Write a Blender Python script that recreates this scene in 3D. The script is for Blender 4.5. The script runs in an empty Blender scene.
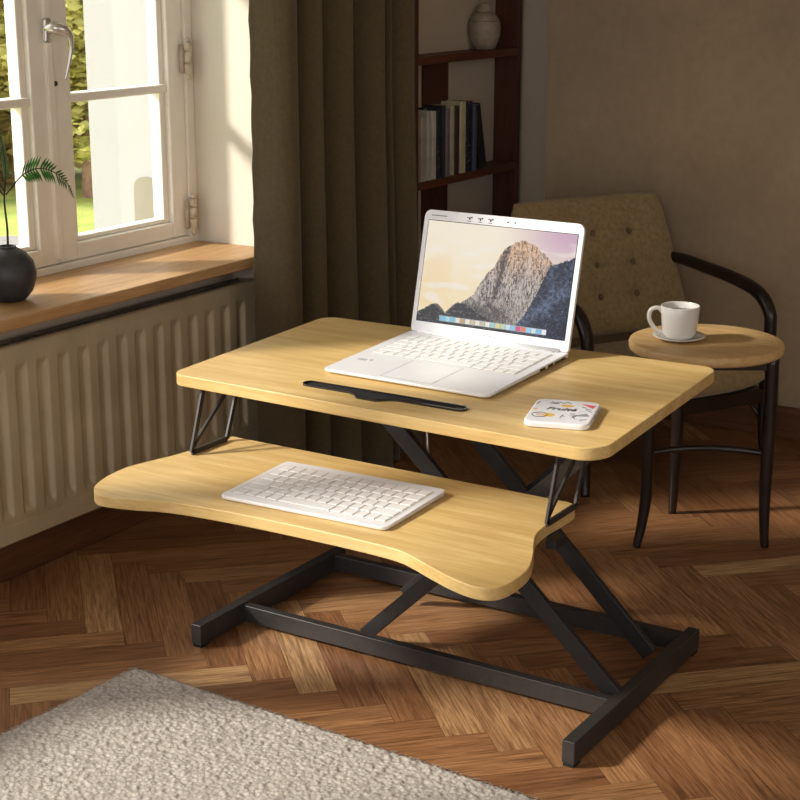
import bpy, bmesh, math, random
from mathutils import Vector, Matrix, noise
random.seed(7)
sc = bpy.context.scene
COL = sc.collection
PI = math.pi

# ------------------------------------------------------------------ helpers
def s2l(c):
    c = c / 255.0
    return c / 12.92 if c <= .04045 else ((c + .055) / 1.055) ** 2.4
def rgb(r, g, b): return (s2l(r), s2l(g), s2l(b), 1.0)

def link(o, parent=None):
    COL.objects.link(o)
    if parent is not None: o.parent = parent
    return o
def tag(o, label=None, cat=None, group=None, kind=None):
    if label: o['label'] = label
    if cat: o['category'] = cat
    if group: o['group'] = group
    if kind: o['kind'] = kind
    return o
def thing(name, label, cat, loc=(0, 0, 0), rotz=0, group=None, rot=None):
    o = bpy.data.objects.new(name, None); COL.objects.link(o)
    o.empty_display_size = .05
    o.location = loc
    o.rotation_euler = rot if rot else (0, 0, rotz)
    return tag(o, label, cat, group)
def obj(name, bm, mat, parent=None, smooth=False, bevel=0, seg=2, solid=0, angle=35):
    me = bpy.data.meshes.new(name)
    bmesh.ops.recalc_face_normals(bm, faces=bm.faces[:]) if not getattr(bm, 'x', None) else None
    bm.to_mesh(me); bm.free()
    for m in (mat if isinstance(mat, (list, tuple)) else [mat]): me.materials.append(m)
    o = bpy.data.objects.new(name, me); link(o, parent)
    if smooth or bevel:
        for p in me.polygons: p.use_smooth = True
    if solid:
        md = o.modifiers.new('solid', 'SOLIDIFY'); md.thickness = solid; md.offset = 0
    if bevel:
        md = o.modifiers.new('bevel', 'BEVEL'); md.width = bevel; md.segments = seg
        md.limit_method = 'ANGLE'; md.angle_limit = math.radians(angle); md.harden_normals = True
    return o
def box(bm, x0, x1, y0, y1, z0, z1, M=None, mi=0):
    v = [bm.verts.new(p) for p in ((x0,y0,z0),(x1,y0,z0),(x1,y1,z0),(x0,y1,z0),(x0,y0,z1),(x1,y0,z1),(x1,y1,z1),(x0,y1,z1))]
    for f in ((0,3,2,1),(4,5,6,7),(0,1,5,4),(1,2,6,5),(2,3,7,6),(3,0,4,7)):
        bm.faces.new([v[i] for i in f]).material_index = mi
    if M is not None:
        for a in v: a.co = M @ a.co
    return v
def prism(bm, pts, z0, z1, M=None):
    n = len(pts)
    a = [bm.verts.new((p[0], p[1], z0)) for p in pts]; b = [bm.verts.new((p[0], p[1], z1)) for p in pts]
    bm.faces.new(a[::-1]); bm.faces.new(b)
    for i in range(n): bm.faces.new((a[i], a[(i+1) % n], b[(i+1) % n], b[i]))
    if M is not None:
        for v in a + b: v.co = M @ v.co
    return a + b
def bar(bm, p, q, w, h, up=(0, 0, 1)):
    """rectangular bar from p to q, w across, h along 'up'"""
    p = Vector(p); q = Vector(q); d = (q - p).normalized(); s = d.cross(Vector(up)).normalized(); t = s.cross(d)
    M = Matrix(((d.x, s.x, t.x, p.x), (d.y, s.y, t.y, p.y), (d.z, s.z, t.z, p.z), (0, 0, 0, 1)))
    box(bm, 0, (q - p).length, -w/2, w/2, -h/2, h/2, M)
def smooth_path(P, n=6):
    P = [Vector(p) for p in P]; out = []
    for i in range(len(P) - 1):
        p0 = P[max(i-1, 0)]; p1 = P[i]; p2 = P[i+1]; p3 = P[min(i+2, len(P)-1)]
        for k in range(n):
            t = k / n
            out.append(.5*((2*p1)+(-p0+p2)*t+(2*p0-5*p1+4*p2-p3)*t*t+(-p0+3*p1-3*p2+p3)*t**3))
    out.append(P[-1]); return out
def tube(bm, P, R, n=12, flat=1.0):
    """sweep of a circle (R number or list) along P"""
    P = [Vector(p) for p in P]
    if not isinstance(R, (list, tuple)): R = [R] * len(P)
    if len(R) != len(P):
        L = len(R) - 1; R2 = []
        for i in range(len(P)):
            t = i / (len(P) - 1) * L; k = min(int(t), L - 1); R2.append(R[k] + (R[k+1] - R[k]) * (t - k))
        R = R2
    T = []
    for i in range(len(P)):
        T.append((P[min(i+1, len(P)-1)] - P[max(i-1, 0)]).normalized())
    ref = Vector((0, 0, 1)) if abs(T[0].z) < .9 else Vector((1, 0, 0))
    nrm = T[0].cross(ref).normalized(); rings = []
    for i, p in enumerate(P):
        nrm = (nrm - T[i] * nrm.dot(T[i])).normalized(); b = T[i].cross(nrm)
        rings.append([bm.verts.new(p + (nrm*math.cos(2*PI*k/n) + b*math.sin(2*PI*k/n)*flat)*R[i]) for k in range(n)])
    for i in range(len(P) - 1):
        for k in range(n):
            bm.faces.new((rings[i][k], rings[i][(k+1) % n], rings[i+1][(k+1) % n], rings[i+1][k]))
    bm.faces.new(rings[0][::-1]); bm.faces.new(rings[-1])
def lathe(bm, prof, n=40, M=None, cap0=True, cap1=True):
    rings = []
    for r, z in prof:
        rings.append([bm.verts.new((r*math.cos(2*PI*k/n), r*math.sin(2*PI*k/n), z)) for k in range(n)])
    for i in range(len(rings) - 1):
        for k in range(n):
            bm.faces.new((rings[i][k], rings[i][(k+1) % n], rings[i+1][(k+1) % n], rings[i+1][k]))
    if cap0: bm.faces.new(rings[0][::-1])
    if cap1: bm.faces.new(rings[-1])
    if M is not None:
        for R_ in rings:
            for v in R_: v.co = M @ v.co
def rounded(pts, r, n=6):
    """round polygon corners; r number or list"""
    out = []; N = len(pts)
    for i in range(N):
        p = Vector(pts[i]); a = Vector(pts[i-1]); b = Vector(pts[(i+1) % N]); rr = r[i] if isinstance(r, (list, tuple)) else r
        da = (a-p).normalized(); db = (b-p).normalized()
        ang = da.angle(db); t = min(rr / math.tan(ang/2), (a-p).length*.49, (b-p).length*.49); rr = t*math.tan(ang/2)
        c = p + (da+db).normalized() * (rr/math.sin(ang/2))
        s = p + da*t; e = p + db*t
        a0 = math.atan2(s.y-c.y, s.x-c.x); a1 = math.atan2(e.y-c.y, e.x-c.x); d = (a1-a0+PI) % (2*PI) - PI
        for k in range(n+1):
            an = a0 + d*k/n; out.append((c.x+rr*math.cos(an), c.y+rr*math.sin(an)))
    return out
def BM(): return bmesh.new()

# ------------------------------------------------------------------ materials
class NT:
    def __init__(s, name):
        s.m = bpy.data.materials.new(name); s.m.use_nodes = True; s.t = s.m.node_tree; s.t.nodes.clear()
        s.out = s.t.nodes.new('ShaderNodeOutputMaterial'); s.b = s.t.nodes.new('ShaderNodeBsdfPrincipled')
        s.t.links.new(s.b.outputs[0], s.out.inputs[0])
    def n(s, typ, **kw):
        x = s.t.nodes.new(typ)
        for k, v in kw.items():
            if k.startswith('i_'): x.inputs[k[2:].replace('_', ' ')].default_value = v
            else: setattr(x, k, v)
        return x
    def l(s, a, b): s.t.links.new(a, b)
    def coord(s, scale=(1, 1, 1), kind='Object', rot=(0, 0, 0)):
        c = s.n('ShaderNodeTexCoord'); m = s.n('ShaderNodeMapping'); m.inputs['Scale'].default_value = scale
        m.inputs['Rotation'].default_value = rot
        s.l(c.outputs[kind], m.inputs[0]); return m.outputs[0]
    def noise(s, vec, scale, detail=4, rough=.55, dist=0):
        x = s.n('ShaderNodeTexNoise'); x.inputs['Scale'].default_value = scale; x.inputs['Detail'].default_value = detail
        x.inputs['Roughness'].default_value = rough; x.inputs['Distortion'].default_value = dist
        s.l(vec, x.inputs['Vector']); return x.outputs['Fac']
    def ramp(s, fac, stops):
        r = s.n('ShaderNodeValToRGB'); e = r.color_ramp.elements
        e[0].position, e[0].color = stops[0]; e[1].position, e[1].color = stops[-1]
        for p, c in stops[1:-1]:
            q = e.new(p); q.color = c
        s.l(fac, r.inputs[0]); return r.outputs[0]
    def mix(s, fac, a, b, mode='MIX'):
        x = s.n('ShaderNodeMix', data_type='RGBA', blend_type=mode)
        for inp, v in ((x.inputs[0], fac), (x.inputs[6], a), (x.inputs[7], b)):
            if hasattr(v, 'is_linked'): s.l(v, inp)
            else: inp.default_value = v
        return x.outputs[2]
    def bump(s, h, strength=.3, dist=.01):
        x = s.n('ShaderNodeBump'); x.inputs['Strength'].default_value = strength; x.inputs['Distance'].default_value = dist
        s.l(h, x.inputs['Height']); s.l(x.outputs[0], s.b.inputs['Normal'])
    def col(s, v):
        if hasattr(v, 'is_linked'): s.l(v, s.b.inputs['Base Color'])
        else: s.b.inputs['Base Color'].default_value = v
    def set(s, **kw):
        for k, v in kw.items(): s.b.inputs[k.replace('_', ' ')].default_value = v

def plain(name, c, rough=.5, metal=0, var=.06, scale=30, bump=0, spec=.5):
    t = NT(name); v = t.coord()
    f = t.noise(v, scale, 5)
    d = tuple(max(0, x*(1-var*2)) for x in c[:3]) + (1,); e = tuple(min(1, x*(1+var*2)) for x in c[:3]) + (1,)
    t.col(t.ramp(f, [(.3, d), (.7, e)])); t.set(Roughness=rough, Metallic=metal)
    t.b.inputs['Specular IOR Level'].default_value = spec
    if bump: t.bump(f, bump, .002)
    return t.m
def wood(name, dark, mid, light, scale=(1, 1, 1), rough=.45, streak=14, bump=.08, coat=0):
    """scale: stretch of the grain, the small number is the grain direction"""
    t = NT(name); v = t.coord(scale)
    a = t.noise(v, streak, 8, .62, .6); b = t.noise(v, streak*5, 4, .7)
    c1 = t.ramp(a, [(.28, dark), (.5, mid), (.72, light)])
    c2 = t.mix(.28, c1, t.ramp(b, [(.35, dark), (.65, light)]))
    t.col(c2); t.set(Roughness=rough); t.b.inputs['Coat Weight'].default_value = coat
    t.bump(b, bump, .002)
    return t.m

M = {}
M['desk_wood'] = wood('pale_bamboo_laminate', rgb(190, 152, 90), rgb(213, 178, 113), rgb(230, 202, 142), (5, .35, 5), .42, 9, .03)
M['sill_wood'] = wood('oiled_oak_sill', rgb(150, 108, 66), rgb(184, 142, 92), rgb(208, 170, 120), (.5, 6, 6), .42, 9, .1)
M['table_wood'] = wood('oak_table_wood', rgb(186, 146, 90), rgb(212, 174, 118), rgb(228, 196, 144), (7, 1.2, 7), .45, 8, .05)
M['shelf_wood'] = wood('dark_mahogany_wood', rgb(58, 28, 17), rgb(92, 48, 29), rgb(122, 68, 42), (1, 6, 6), .5, 6, .1)
M['upright_wood'] = wood('dark_mahogany_upright', rgb(52, 26, 17), rgb(80, 42, 27), rgb(104, 58, 38), (8, 8, .8), .5, 6, .1)
M['board_wood'] = wood('dark_skirting_wood', rgb(70, 40, 24), rgb(98, 60, 36), rgb(122, 78, 48), (.8, .8, 9), .5, 7, .1)
M['bentwood'] = plain('black_brown_bentwood', rgb(36, 25, 20), .28, 0, .2, 18)
M['metal'] = plain('dark_powder_coated_steel', rgb(62, 59, 58), .40, .35, .06, 60, .02)
M['metal_black'] = plain('black_powder_coated_steel', rgb(42, 42, 45), .45, .3, .06, 60, .02)
M['black_plastic'] = plain('black_plastic', rgb(22, 21, 22), .3, 0, .1, 40)
M['rim'] = plain('glossy_black_plastic_rim', rgb(46, 44, 44), .16, .3, .05, 40)
M['rubber'] = plain('black_rubber', rgb(14, 13, 13), .8, 0, .1, 40)
M['white_plastic'] = plain('white_plastic', rgb(228, 228, 230), .3, 0, .008, 30)
M['key_white'] = plain('white_key_plastic', rgb(232, 230, 229), .45, 0, .008, 30)
M['key_bed'] = plain('key_well_grey', rgb(196, 190, 184), .6, 0, .02, 30)
M['silver'] = plain('silver_edge', rgb(190, 188, 186), .3, .6, .02, 30)
M['ceramic'] = plain('white_glazed_ceramic', rgb(232, 228, 222), .18, 0, .01, 20)
M['coffee'] = plain('dark_coffee', rgb(90, 80, 72), .1, 0, .05, 20)
M['pot'] = plain('charcoal_stoneware', rgb(52, 53, 56), .5, 0, .15, 60, .1)
M['soil'] = plain('dark_soil', rgb(35, 26, 20), .95, 0, .3, 300, .5)
M['jar'] = plain('taupe_stoneware', rgb(156, 140, 122), .6, 0, .12, 40, .2)
M['jar_line'] = plain('brown_glaze_line', rgb(110, 92, 76), .5, 0, .12, 40)
M['paint'] = plain('aged_cream_window_paint', rgb(247, 241, 228), .45, 0, .02, 12, .05)
M['radiator'] = plain('cream_radiator_enamel', rgb(186, 168, 136), .42, 0, .06, 9, .03)
M['grille'] = plain('dark_radiator_grille', rgb(96, 84, 70), .6, 0, .1, 30)  # toned darker than the radiator enamel
M['iron'] = plain('worn_hinge_paint', rgb(208, 194, 172), .45, 0, .08, 90, .1)
M['handle'] = plain('satin_nickel_handle', rgb(205, 200, 194), .22, .6, .03, 30)
M['screen_black'] = plain('black_glass', rgb(10, 10, 12), .2)
M['ink'] = plain('dark_print', rgb(40, 34, 36), .5)
M['ink_grey'] = plain('grey_print', rgb(150, 148, 150), .5)
M['ink_pink'] = plain('pink_print', rgb(214, 88, 104), .5)
M['ink_yellow'] = plain('yellow_print', rgb(222, 182, 84), .5)
M['stem'] = plain('plant_stem', rgb(60, 44, 30), .7, 0, .2, 200)
M['bark'] = plain('tree_bark', rgb(150, 118, 96), .9, 0, .25, 12, .5)

def plaster(name, c, var=.12, sc_=2.2, b=.25):
    t = NT(name); v = t.coord()
    a = t.noise(v, sc_, 6, .6); b2 = t.noise(v, 38, 6, .6)
    d = tuple(x*(1-var) for x in c[:3]) + (1,); e = tuple(min(1, x*(1+var)) for x in c[:3]) + (1,)
    c1 = t.ramp(a, [(.3, d), (.7, e)]); c2 = t.mix(.25, c1, t.ramp(b2, [(.3, d), (.7, e)])); t.col(c2)
    t.set(Roughness=.88); t.bump(b2, b, .004); return t.m
M['wall_white'] = plaster('warm_white_plaster', rgb(222, 214, 198), .05)
M['wall_taupe'] = plaster('taupe_plaster', rgb(166, 145, 118), .22)
M['wall_pale'] = plaster('pale_taupe_plaster', rgb(196, 180, 158), .07)
M['ceiling'] = plaster('ceiling_plaster', rgb(214, 204, 188), .04)
M['outer_white'] = plaster('outdoor_white_render', rgb(158, 158, 158), .02)
M['outer_grey'] = plaster('arched_patch_grey', rgb(132, 126, 112), .05)

# floor: per-plank tone attribute + UV grain
t = NT('herringbone_oak'); at = t.n('ShaderNodeAttribute', attribute_name='tone'); uv = t.coord((1, 1, 1), 'UV')
mp = t.n('ShaderNodeMapping'); mp.inputs['Scale'].default_value = (3.2, 42, 1); t.l(uv, mp.inputs[0])
g1 = t.noise(mp.outputs[0], 1.0, 8, .65, 1.3)
mp2 = t.n('ShaderNodeMapping'); mp2.inputs['Scale'].default_value = (12, 260, 1); t.l(uv, mp2.inputs[0]); g2 = t.noise(mp2.outputs[0], 1.0, 4, .6, .4)
base = t.ramp(at.outputs['Fac'], [(0, rgb(146, 102, 68)), (.5, rgb(164, 118, 80)), (.85, rgb(178, 133, 92)), (1, rgb(204, 166, 120))])
gr = t.ramp(g1, [(.28, (.42, .36, .31, 1)), (.5, (.95, .93, .9, 1)), (.75, (1.0, 1.0, 1.0, 1))])
gr2 = t.ramp(g2, [(.38, (.55, .50, .45, 1)), (.6, (1, 1, 1, 1))])
cc = t.mix(1.0, base, gr, 'MULTIPLY'); cc = t.mix(1.0, cc, gr2, 'MULTIPLY'); t.col(cc)
rr = t.ramp(g1, [(.2, (.5, .5, .5, 1)), (.8, (.32, .32, .32, 1))]); t.l(rr, t.b.inputs['Roughness'])
t.bump(g2, .12, .002); M['floor'] = t.m
M['gap'] = plain('floor_gap', rgb(66, 42, 27), .9)

# fabrics
def fabric(name, c, c2, sc_=420, rough=.95, bump=.4, big=3):
    t = NT(name); v = t.coord()
    w = t.n('ShaderNodeTexWave', wave_type='BANDS', bands_direction='Z'); w.inputs['Scale'].default_value = sc_; w.inputs['Distortion'].default_value = 2.5; w.inputs['Detail'].default_value = 2
    w2 = t.n('ShaderNodeTexWave', wave_type='BANDS', bands_direction='X'); w2.inputs['Scale'].default_value = sc_; w2.inputs['Distortion'].default_value = 2.5; w2.inputs['Detail'].default_value = 2
    t.l(v, w.inputs[0]); t.l(v, w2.inputs[0])
    mx = t.n('ShaderNodeMath', operation='MULTIPLY'); t.l(w.outputs['Fac'], mx.inputs[0]); t.l(w2.outputs['Fac'], mx.inputs[1])
    nz = t.noise(v, 90, 5, .6)
    a = t.ramp(nz, [(.3, c), (.7, c2)]); b_ = t.mix(mx.outputs[0], a, c2); t.col(b_)
    t.set(Roughness=rough); t.b.inputs['Sheen Weight'].default_value = .25
    t.bump(mx.outputs[0], bump, .001); return t.m
M['curtain'] = fabric('olive_brown_linen', rgb(74, 61, 37), rgb(90, 76, 48), 260, .95, .3)
M['tweed'] = fabric('mustard_tweed', rgb(124, 104, 66), rgb(168, 146, 104), 150, .95, .5)
M['tweed_dark'] = fabric('mustard_tweed_button', rgb(92, 76, 48), rgb(120, 100, 68), 150, .95, .5)
t = NT('looped_wool_rug'); v = t.coord(); vo = t.n('ShaderNodeTexVoronoi'); vo.inputs['Scale'].default_value = 130; t.l(v, vo.inputs['Vector'])
nz = t.noise(v, 60, 4); c1 = t.ramp(vo.outputs['Distance'], [(0, rgb(200, 192, 182)), (.6, rgb(152, 143, 134))])
t.col(t.mix(.35, c1, t.ramp(nz, [(.3, rgb(156, 148, 138)), (.7, rgb(210, 202, 193))]))); t.set(Roughness=1.0)
inv = t.n('ShaderNodeMath', operation='SUBTRACT'); inv.inputs[0].default_value = 1; t.l(vo.outputs['Distance'], inv.inputs[1]); t.bump(inv.outputs[0], .5, .004)
M['rug'] = t.m

# glass
t = NT('window_glass'); tr = t.n('ShaderNodeBsdfTransparent'); gl = t.n('ShaderNodeBsdfGlossy'); gl.inputs['Roughness'].default_value = .02
lw = t.n('ShaderNodeLayerWeight'); pw_ = t.n('ShaderNodeMath', operation='POWER'); pw_.inputs[1].default_value = 5; t.l(lw.outputs['Facing'], pw_.inputs[0])
fr = t.n('ShaderNodeMath', operation='MULTIPLY_ADD'); fr.inputs[1].default_value = .7; fr.inputs[2].default_value = .03; t.l(pw_.outputs[0], fr.inputs[0]); ms = t.n('ShaderNodeMixShader')
t.l(fr.outputs[0], ms.inputs[0]); t.l(tr.outputs[0], ms.inputs[1]); t.l(gl.outputs[0], ms.inputs[2]); t.l(ms.outputs[0], t.out.inputs[0])
M['glass'] = t.m

def leafmat(name, c, c2, trans=.35, scale=3):
    t = NT(name); v = t.coord(); f = t.noise(v, scale, 3)
    cr = t.ramp(f, [(.35, c), (.65, c2)]); t.col(cr); t.set(Roughness=.55)
    tl = t.n('ShaderNodeBsdfTranslucent'); t.l(cr, tl.inputs[0]); ms = t.n('ShaderNodeMixShader'); ms.inputs[0].default_value = trans
    t.l(t.b.outputs[0], ms.inputs[1]); t.l(tl.outputs[0], ms.inputs[2]); t.l(ms.outputs[0], t.out.inputs[0]); return t.m
M['fern'] = leafmat('fern_green', rgb(34, 74, 30), rgb(62, 112, 48), .3, 60)
M['tree_a'] = leafmat('yellow_green_leaves', rgb(190, 182, 92), rgb(232, 214, 136), .5, 2.5)
M['tree_b'] = leafmat('mid_green_leaves', rgb(166, 166, 86), rgb(216, 206, 128), .5, 2.5)
M['tree_c'] = leafmat('autumn_yellow_leaves', rgb(178, 160, 70), rgb(214, 178, 96), .5, 2.5)
M['hedge'] = leafmat('hedge_leaves', rgb(160, 156, 84), rgb(214, 184, 122), .4, 1.5)
t = NT('lawn_grass'); v = t.coord(); f = t.noise(v, 3, 6); t.col(t.ramp(f, [(.3, rgb(120, 142, 58)), (.7, rgb(178, 184, 92))])); t.set(Roughness=.95); t.bump(t.noise(v, 40, 4), .6, .03); M['lawn'] = t.m
M['path'] = plain('grey_garden_path', rgb(134, 130, 126), .9, 0, .1, 20, .2)

# ------------------------------------------------------------------ setting
def struct(name, bm, mat, **kw):
    o = obj(name, bm, mat, **kw); o['kind'] = 'structure'; return o

# herringbone floor, planks at 45 degrees to the walls
bm = BM(); W, N = .068, 6
tone = bm.faces.layers.float.new('tone'); uvl = bm.loops.layers.uv.new('UVMap')
X0, X1, Y0, Y1 = -1.5, 4.65, -2.0, 2.26
ca = math.cos(PI/4)
def plank(px, py, horiz):
    g = .0003
    lx, ly = (N*W, W) if horiz else (W, N*W)
    pts = [(px+g, py+g), (px+lx-g, py+g), (px+lx-g, py+ly-g), (px+g, py+ly-g)]
    wp = [(ca*(a-b)+.9, ca*(a+b)-1.0) for a, b in pts]
    cx = sum(p[0] for p in wp)/4; cy = sum(p[1] for p in wp)/4
    if not (X0-.2 < cx < X1+.2 and Y0-.2 < cy < Y1+.2): return
    f = bm.faces.new([bm.verts.new((a, b, 0)) for a, b in wp])
    f[tone] = random.random()**1.25; o1 = random.random()*50; o2 = random.random()*50
    for lp, (a, b) in zip(f.loops, pts):
        u_, v_ = (a-px, b-py) if horiz else (b-py, a-px)
        lp[uvl].uv = (u_+o1, v_+o2)
R_ = 130
for j in range(-R_, R_):
    for m_ in range(-14, 15):
        x = j + 2*N*m_
        plank(x*W, j*W, True)
        # vertical planks: column c=j, y from c-2n+1-2nm
        plank(j*W, (j - 2*N + 1 + 2*N*m_)*W, False)
for co_, no_ in (((X0, 0, 0), (-1, 0, 0)), ((X1, 0, 0), (1, 0, 0)), ((0, Y0, 0), (0, -1, 0)), ((0, Y1, 0), (0, 1, 0))):
    bmesh.ops.bisect_plane(bm, geom=bm.verts[:]+bm.edges[:]+bm.faces[:], plane_co=co_, plane_no=no_, clear_outer=True)
a = [bm.verts.new(p) for p in ((X0, Y0, -.0015), (X1, Y0, -.0015), (X1, Y1, -.0015), (X0, Y1, -.0015))]
f = bm.faces.new(a); f.material_index = 1
b = [bm.verts.new((v.co.x, v.co.y, -.08)) for v in a]
bm.faces.new(b[::-1]).material_index = 1
for i in range(4): bm.faces.new((a[i], a[(i+1) % 4], b[(i+1) % 4], b[i])).material_index = 1
for f in bm.faces:
    if f.normal.z == 0: f.normal_update()
bm2 = bm
me = bpy.data.meshes.new('floor'); 
for f in bm.faces:
    f.normal_update()
    if f.material_index == 0 and f.normal.z < 0: f.normal_flip()
bm.to_mesh(me); bm.free(); me.materials.append(M['floor']); me.materials.append(M['gap'])
fo = bpy.data.objects.new('floor', me); link(fo); fo['kind'] = 'structure'

YW = 2.26; YO = 2.47
def wall_with_openings(bm, x0, x1, y0, y1, z0, z1, ops):
    """wall along X with openings [(xa,xb,za,zb)] sorted"""
    x = x0
    for xa, xb, za, zb in ops:
        box(bm, x, xa, y0, y1, z0, z1); box(bm, xa, xb, y0, y1, z0, za); box(bm, xa, xb, y0, y1, zb, z1); x = xb
    box(bm, x, x1, y0, y1, z0, z1)
ZT = 2.35
WX0, WX1, WZ0, WZ1 = 1.983, 2.893, .54, 1.66
bm = BM(); wall_with_openings(bm, X0, 4.65, YW, YO, -.08, ZT, [(.56, 1.935, .46, 1.98), (WX0, WX1, WZ0, WZ1)])
box(bm, WX1, 3.46, 2.19, YW, -.08, ZT); box(bm, 1.935, WX0, 2.19, YW, -.08, ZT); box(bm, WX0, WX1, 2.19, YW, WZ1, ZT); box(bm, 3.46, 4.14, 2.232, YW, -.08, ZT)
box(bm, X0, .56, 2.19, YW, -.08, ZT); box(bm, .56, 1.935, 2.19, YW, 1.98, ZT)
struct('wall_left', bm, M['wall_pale'])
# white plastered lining of the reveal beside the window
bm = BM(); box(bm, WX1-.001, WX1+.004, 2.189, YO+.001, WZ0+.025, WZ1)
box(bm, WX0-.004, WX0+.001, 2.189, YO+.001, WZ0+.025, WZ1); box(bm, WX0, WX1, YW-.001, YO+.001, WZ1-.004, WZ1)
struct('trim_1', bm, M['wall_white'])
bm = BM(); box(bm, 3.919, 4.06, Y0, 1.972, -.08, ZT); struct('wall_right', bm, M['wall_taupe'])
bm = BM(); box(bm, 4.14, 4.75, 1.9, YO, -.08, ZT); box(bm, 4.06, 4.14, 1.9, 1.972, -.08, ZT); struct('wall_back', bm, M['wall_pale'])
bm = BM(); x_ = (X0-.15, X0); box(bm, *x_, Y0-.15, -1.5, -.08, ZT); box(bm, *x_, -1.5, 1.3, -.08, .5); box(bm, *x_, -1.5, 1.3, 2.1, ZT); box(bm, *x_, 1.3, YO, -.08, ZT); struct('wall_front', bm, M['wall_pale'])  # bare unseen opening added behind the camera for fill light on wall_right
bm = BM(); wall_with_openings(bm, X0, 4.06, Y0-.15, Y0, -.08, ZT, [(.0, 1.6, .9, 2.0)]); struct('wall_near', bm, M['wall_pale'])  # opening out of view, added to let in fill from the sky
bm = BM(); box(bm, X0-.15, 4.75, Y0-.15, YO, ZT, ZT+.12); struct('ceiling', bm, M['ceiling'])
bm = BM(); box(bm, WX0-.1, WX1+.0, YW-.017, YW, 0, .082); box(bm, WX1, 3.46, 2.174, 2.19, 0, .082); struct('baseboard_left', bm, M['board_wood'], bevel=.004)
bm = BM(); box(bm, 3.903, 3.919, Y0, 1.97, 0, .08); box(bm, 3.895, 3.919, Y0, 1.97, 0, .02); struct('baseboard_right', bm, M['board_wood'], bevel=.003)

# window
GY = 2.385
def sash(parent, x0, x1, z0, z1, munts, name='sash'):
    w, wb = .054, .018
    bm = BM(); y0, y1 = 2.362, 2.412
    box(bm, x0, x0+w, y0, y1, z0, z1); box(bm, x1-w, x1, y0, y1, z0, z1)
    box(bm, x0+w, x1-w, y0, y1, z0, z0+.036); box(bm, x0+w, x1-w, y0, y1, z1-.05, z1)
    s = obj(name, bm, M['paint'], parent, bevel=.004)
    # inner moulding lip
    bm = BM(); a, b_, c, d = x0+w, x1-w, z0+.036, z1-.05
    box(bm, a, a+wb, y0+.012, y1-.006, c, d); box(bm, b_-wb, b_, y0+.012, y1-.006, c, d)
    box(bm, a+wb, b_-wb, y0+.012, y1-.006, c, c+wb*.6); box(bm, a+wb, b_-wb, y0+.012, y1-.006, d-wb, d)
    obj('glazing_bead', bm, M['paint'], s, bevel=.004)
    zs = [c] + munts + [d]
    for mz in munts:
        bm = BM(); box(bm, a, b_, y0+.004, y1-.006, mz-.0095, mz+.0095); obj('muntin', bm, M['paint'], s, bevel=.005)
    for i in range(len(zs)-1):
        bm = BM(); box(bm, a+.004, b_-.004, GY+.004, GY+.007, zs[i], zs[i+1]); obj('pane', bm, M['glass'], s)
    return s
def window(n, x0, x1, z0, z1, munts, detail):
    bm = BM(); y0, y1 = 2.356, 2.43
    box(bm, x0, x0+.027, y0, y1, z0, z1); box(bm, x1-.027, x1, y0, y1, z0, z1)
    box(bm, x0+.027, x1-.027, y0, y1, z0, z0+.018); box(bm, x0+.027, x1-.027, y0, y1, z1-.03, z1)
    w = struct('window_%d' % n, bm, M['paint'], bevel=.003)
    xm = (x0+x1)/2
    sash(w, x0+.028, xm-.001, z0+.019, z1-.031, munts)
    sash(w, xm+.001, x1-.028, z0+.019, z1-.031, munts)
    bm = BM(); box(bm, xm-.012, xm+.006, 2.354, 2.364, z0+.03, z1-.04); obj('cover_strip', bm, M['paint'], w, bevel=.003)
    if detail:
        for z in (.985, .633):
            bm = BM(); X = x1-.03
            box(bm, X-.016, X+.004, 2.353, 2.358, z-.034, z+.03)
            for a_, b_ in ((z-.036, z-.012), (z-.010, z+.014), (z+.016, z+.034)):
                lathe(bm, [(.0085, a_), (.0085, b_)], 14, Matrix.Translation((X, 2.346, 0)))
            lathe(bm, [(.003, z-.05), (.006, z-.046), (.006, z-.04), (.004, z-.036)], 12, Matrix.Translation((X, 2.346, 0)))
            lathe(bm, [(.004, z+.034), (.006, z+.037), (.006, z+.042), (.002, z+.047)], 12, Matrix.Translation((X, 2.346, 0)))
            obj('hinge', bm, M['iron'], w, smooth=True)
        bm = BM(); hx, hz = 2.424, 1.062
        box(bm, hx-.010, hx+.010, 2.343, 2.3535, hz-.026, hz+.024)
        h = obj('handle_plate', bm, M['handle'], w, bevel=.008, seg=3)
        bm = BM(); tube(bm, smooth_path([(hx, 2.350, hz+.004), (hx+.006, 2.330, hz+.004), (hx+.020, 2.318, hz-.002), (hx+.029, 2.314, hz-.014), (hx+.031, 2.314, hz-.034), (hx+.025, 2.316, hz-.064), (hx+.015, 2.320, hz-.100)]),
                       [.011, .0125, .011, .0065, .0048, .0036, .0022], 14)
        obj('handle_lever', bm, M['handle'], h, smooth=True)
        bm = BM(); lathe(bm, [(.0055, 0), (.005, .003), (.0015, .003)], 16, Matrix.Translation((2.453, 2.362, .953)) @ Matrix.Rotation(PI/2, 4, 'X'))
        obj('screw', bm, M['metal'], w, smooth=True)
    return w
window(1, WX0, WX1, .562, WZ1-.004, [.920, 1.27], True)
window(2, .56, 1.935, .46, 1.98, [1.45], False)

# sill board (one long oak board, a thing of the room)
bm = BM(); box(bm, 1.986, 2.893, 2.116, 2.36, .541, .565); 
sill = struct('trim_2', bm, M['sill_wood'], bevel=.004)
bm = BM(); box(bm, 2.893, 2.96, 2.116, 2.19, .541, .565); obj('sill_end', bm, M['sill_wood'], sill, bevel=.004)

# ------------------------------------------------------------------ outside
bm = BM(); box(bm, -12, 30, 10.1*.0+2.47, 30, -.5, -.3); struct('ground_lawn', bm, M['lawn'])
pathM = Matrix.Rotation(math.radians(-45), 4, 'Z')
bm = BM(); d0, d1 = 7.75, 8.75
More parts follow.
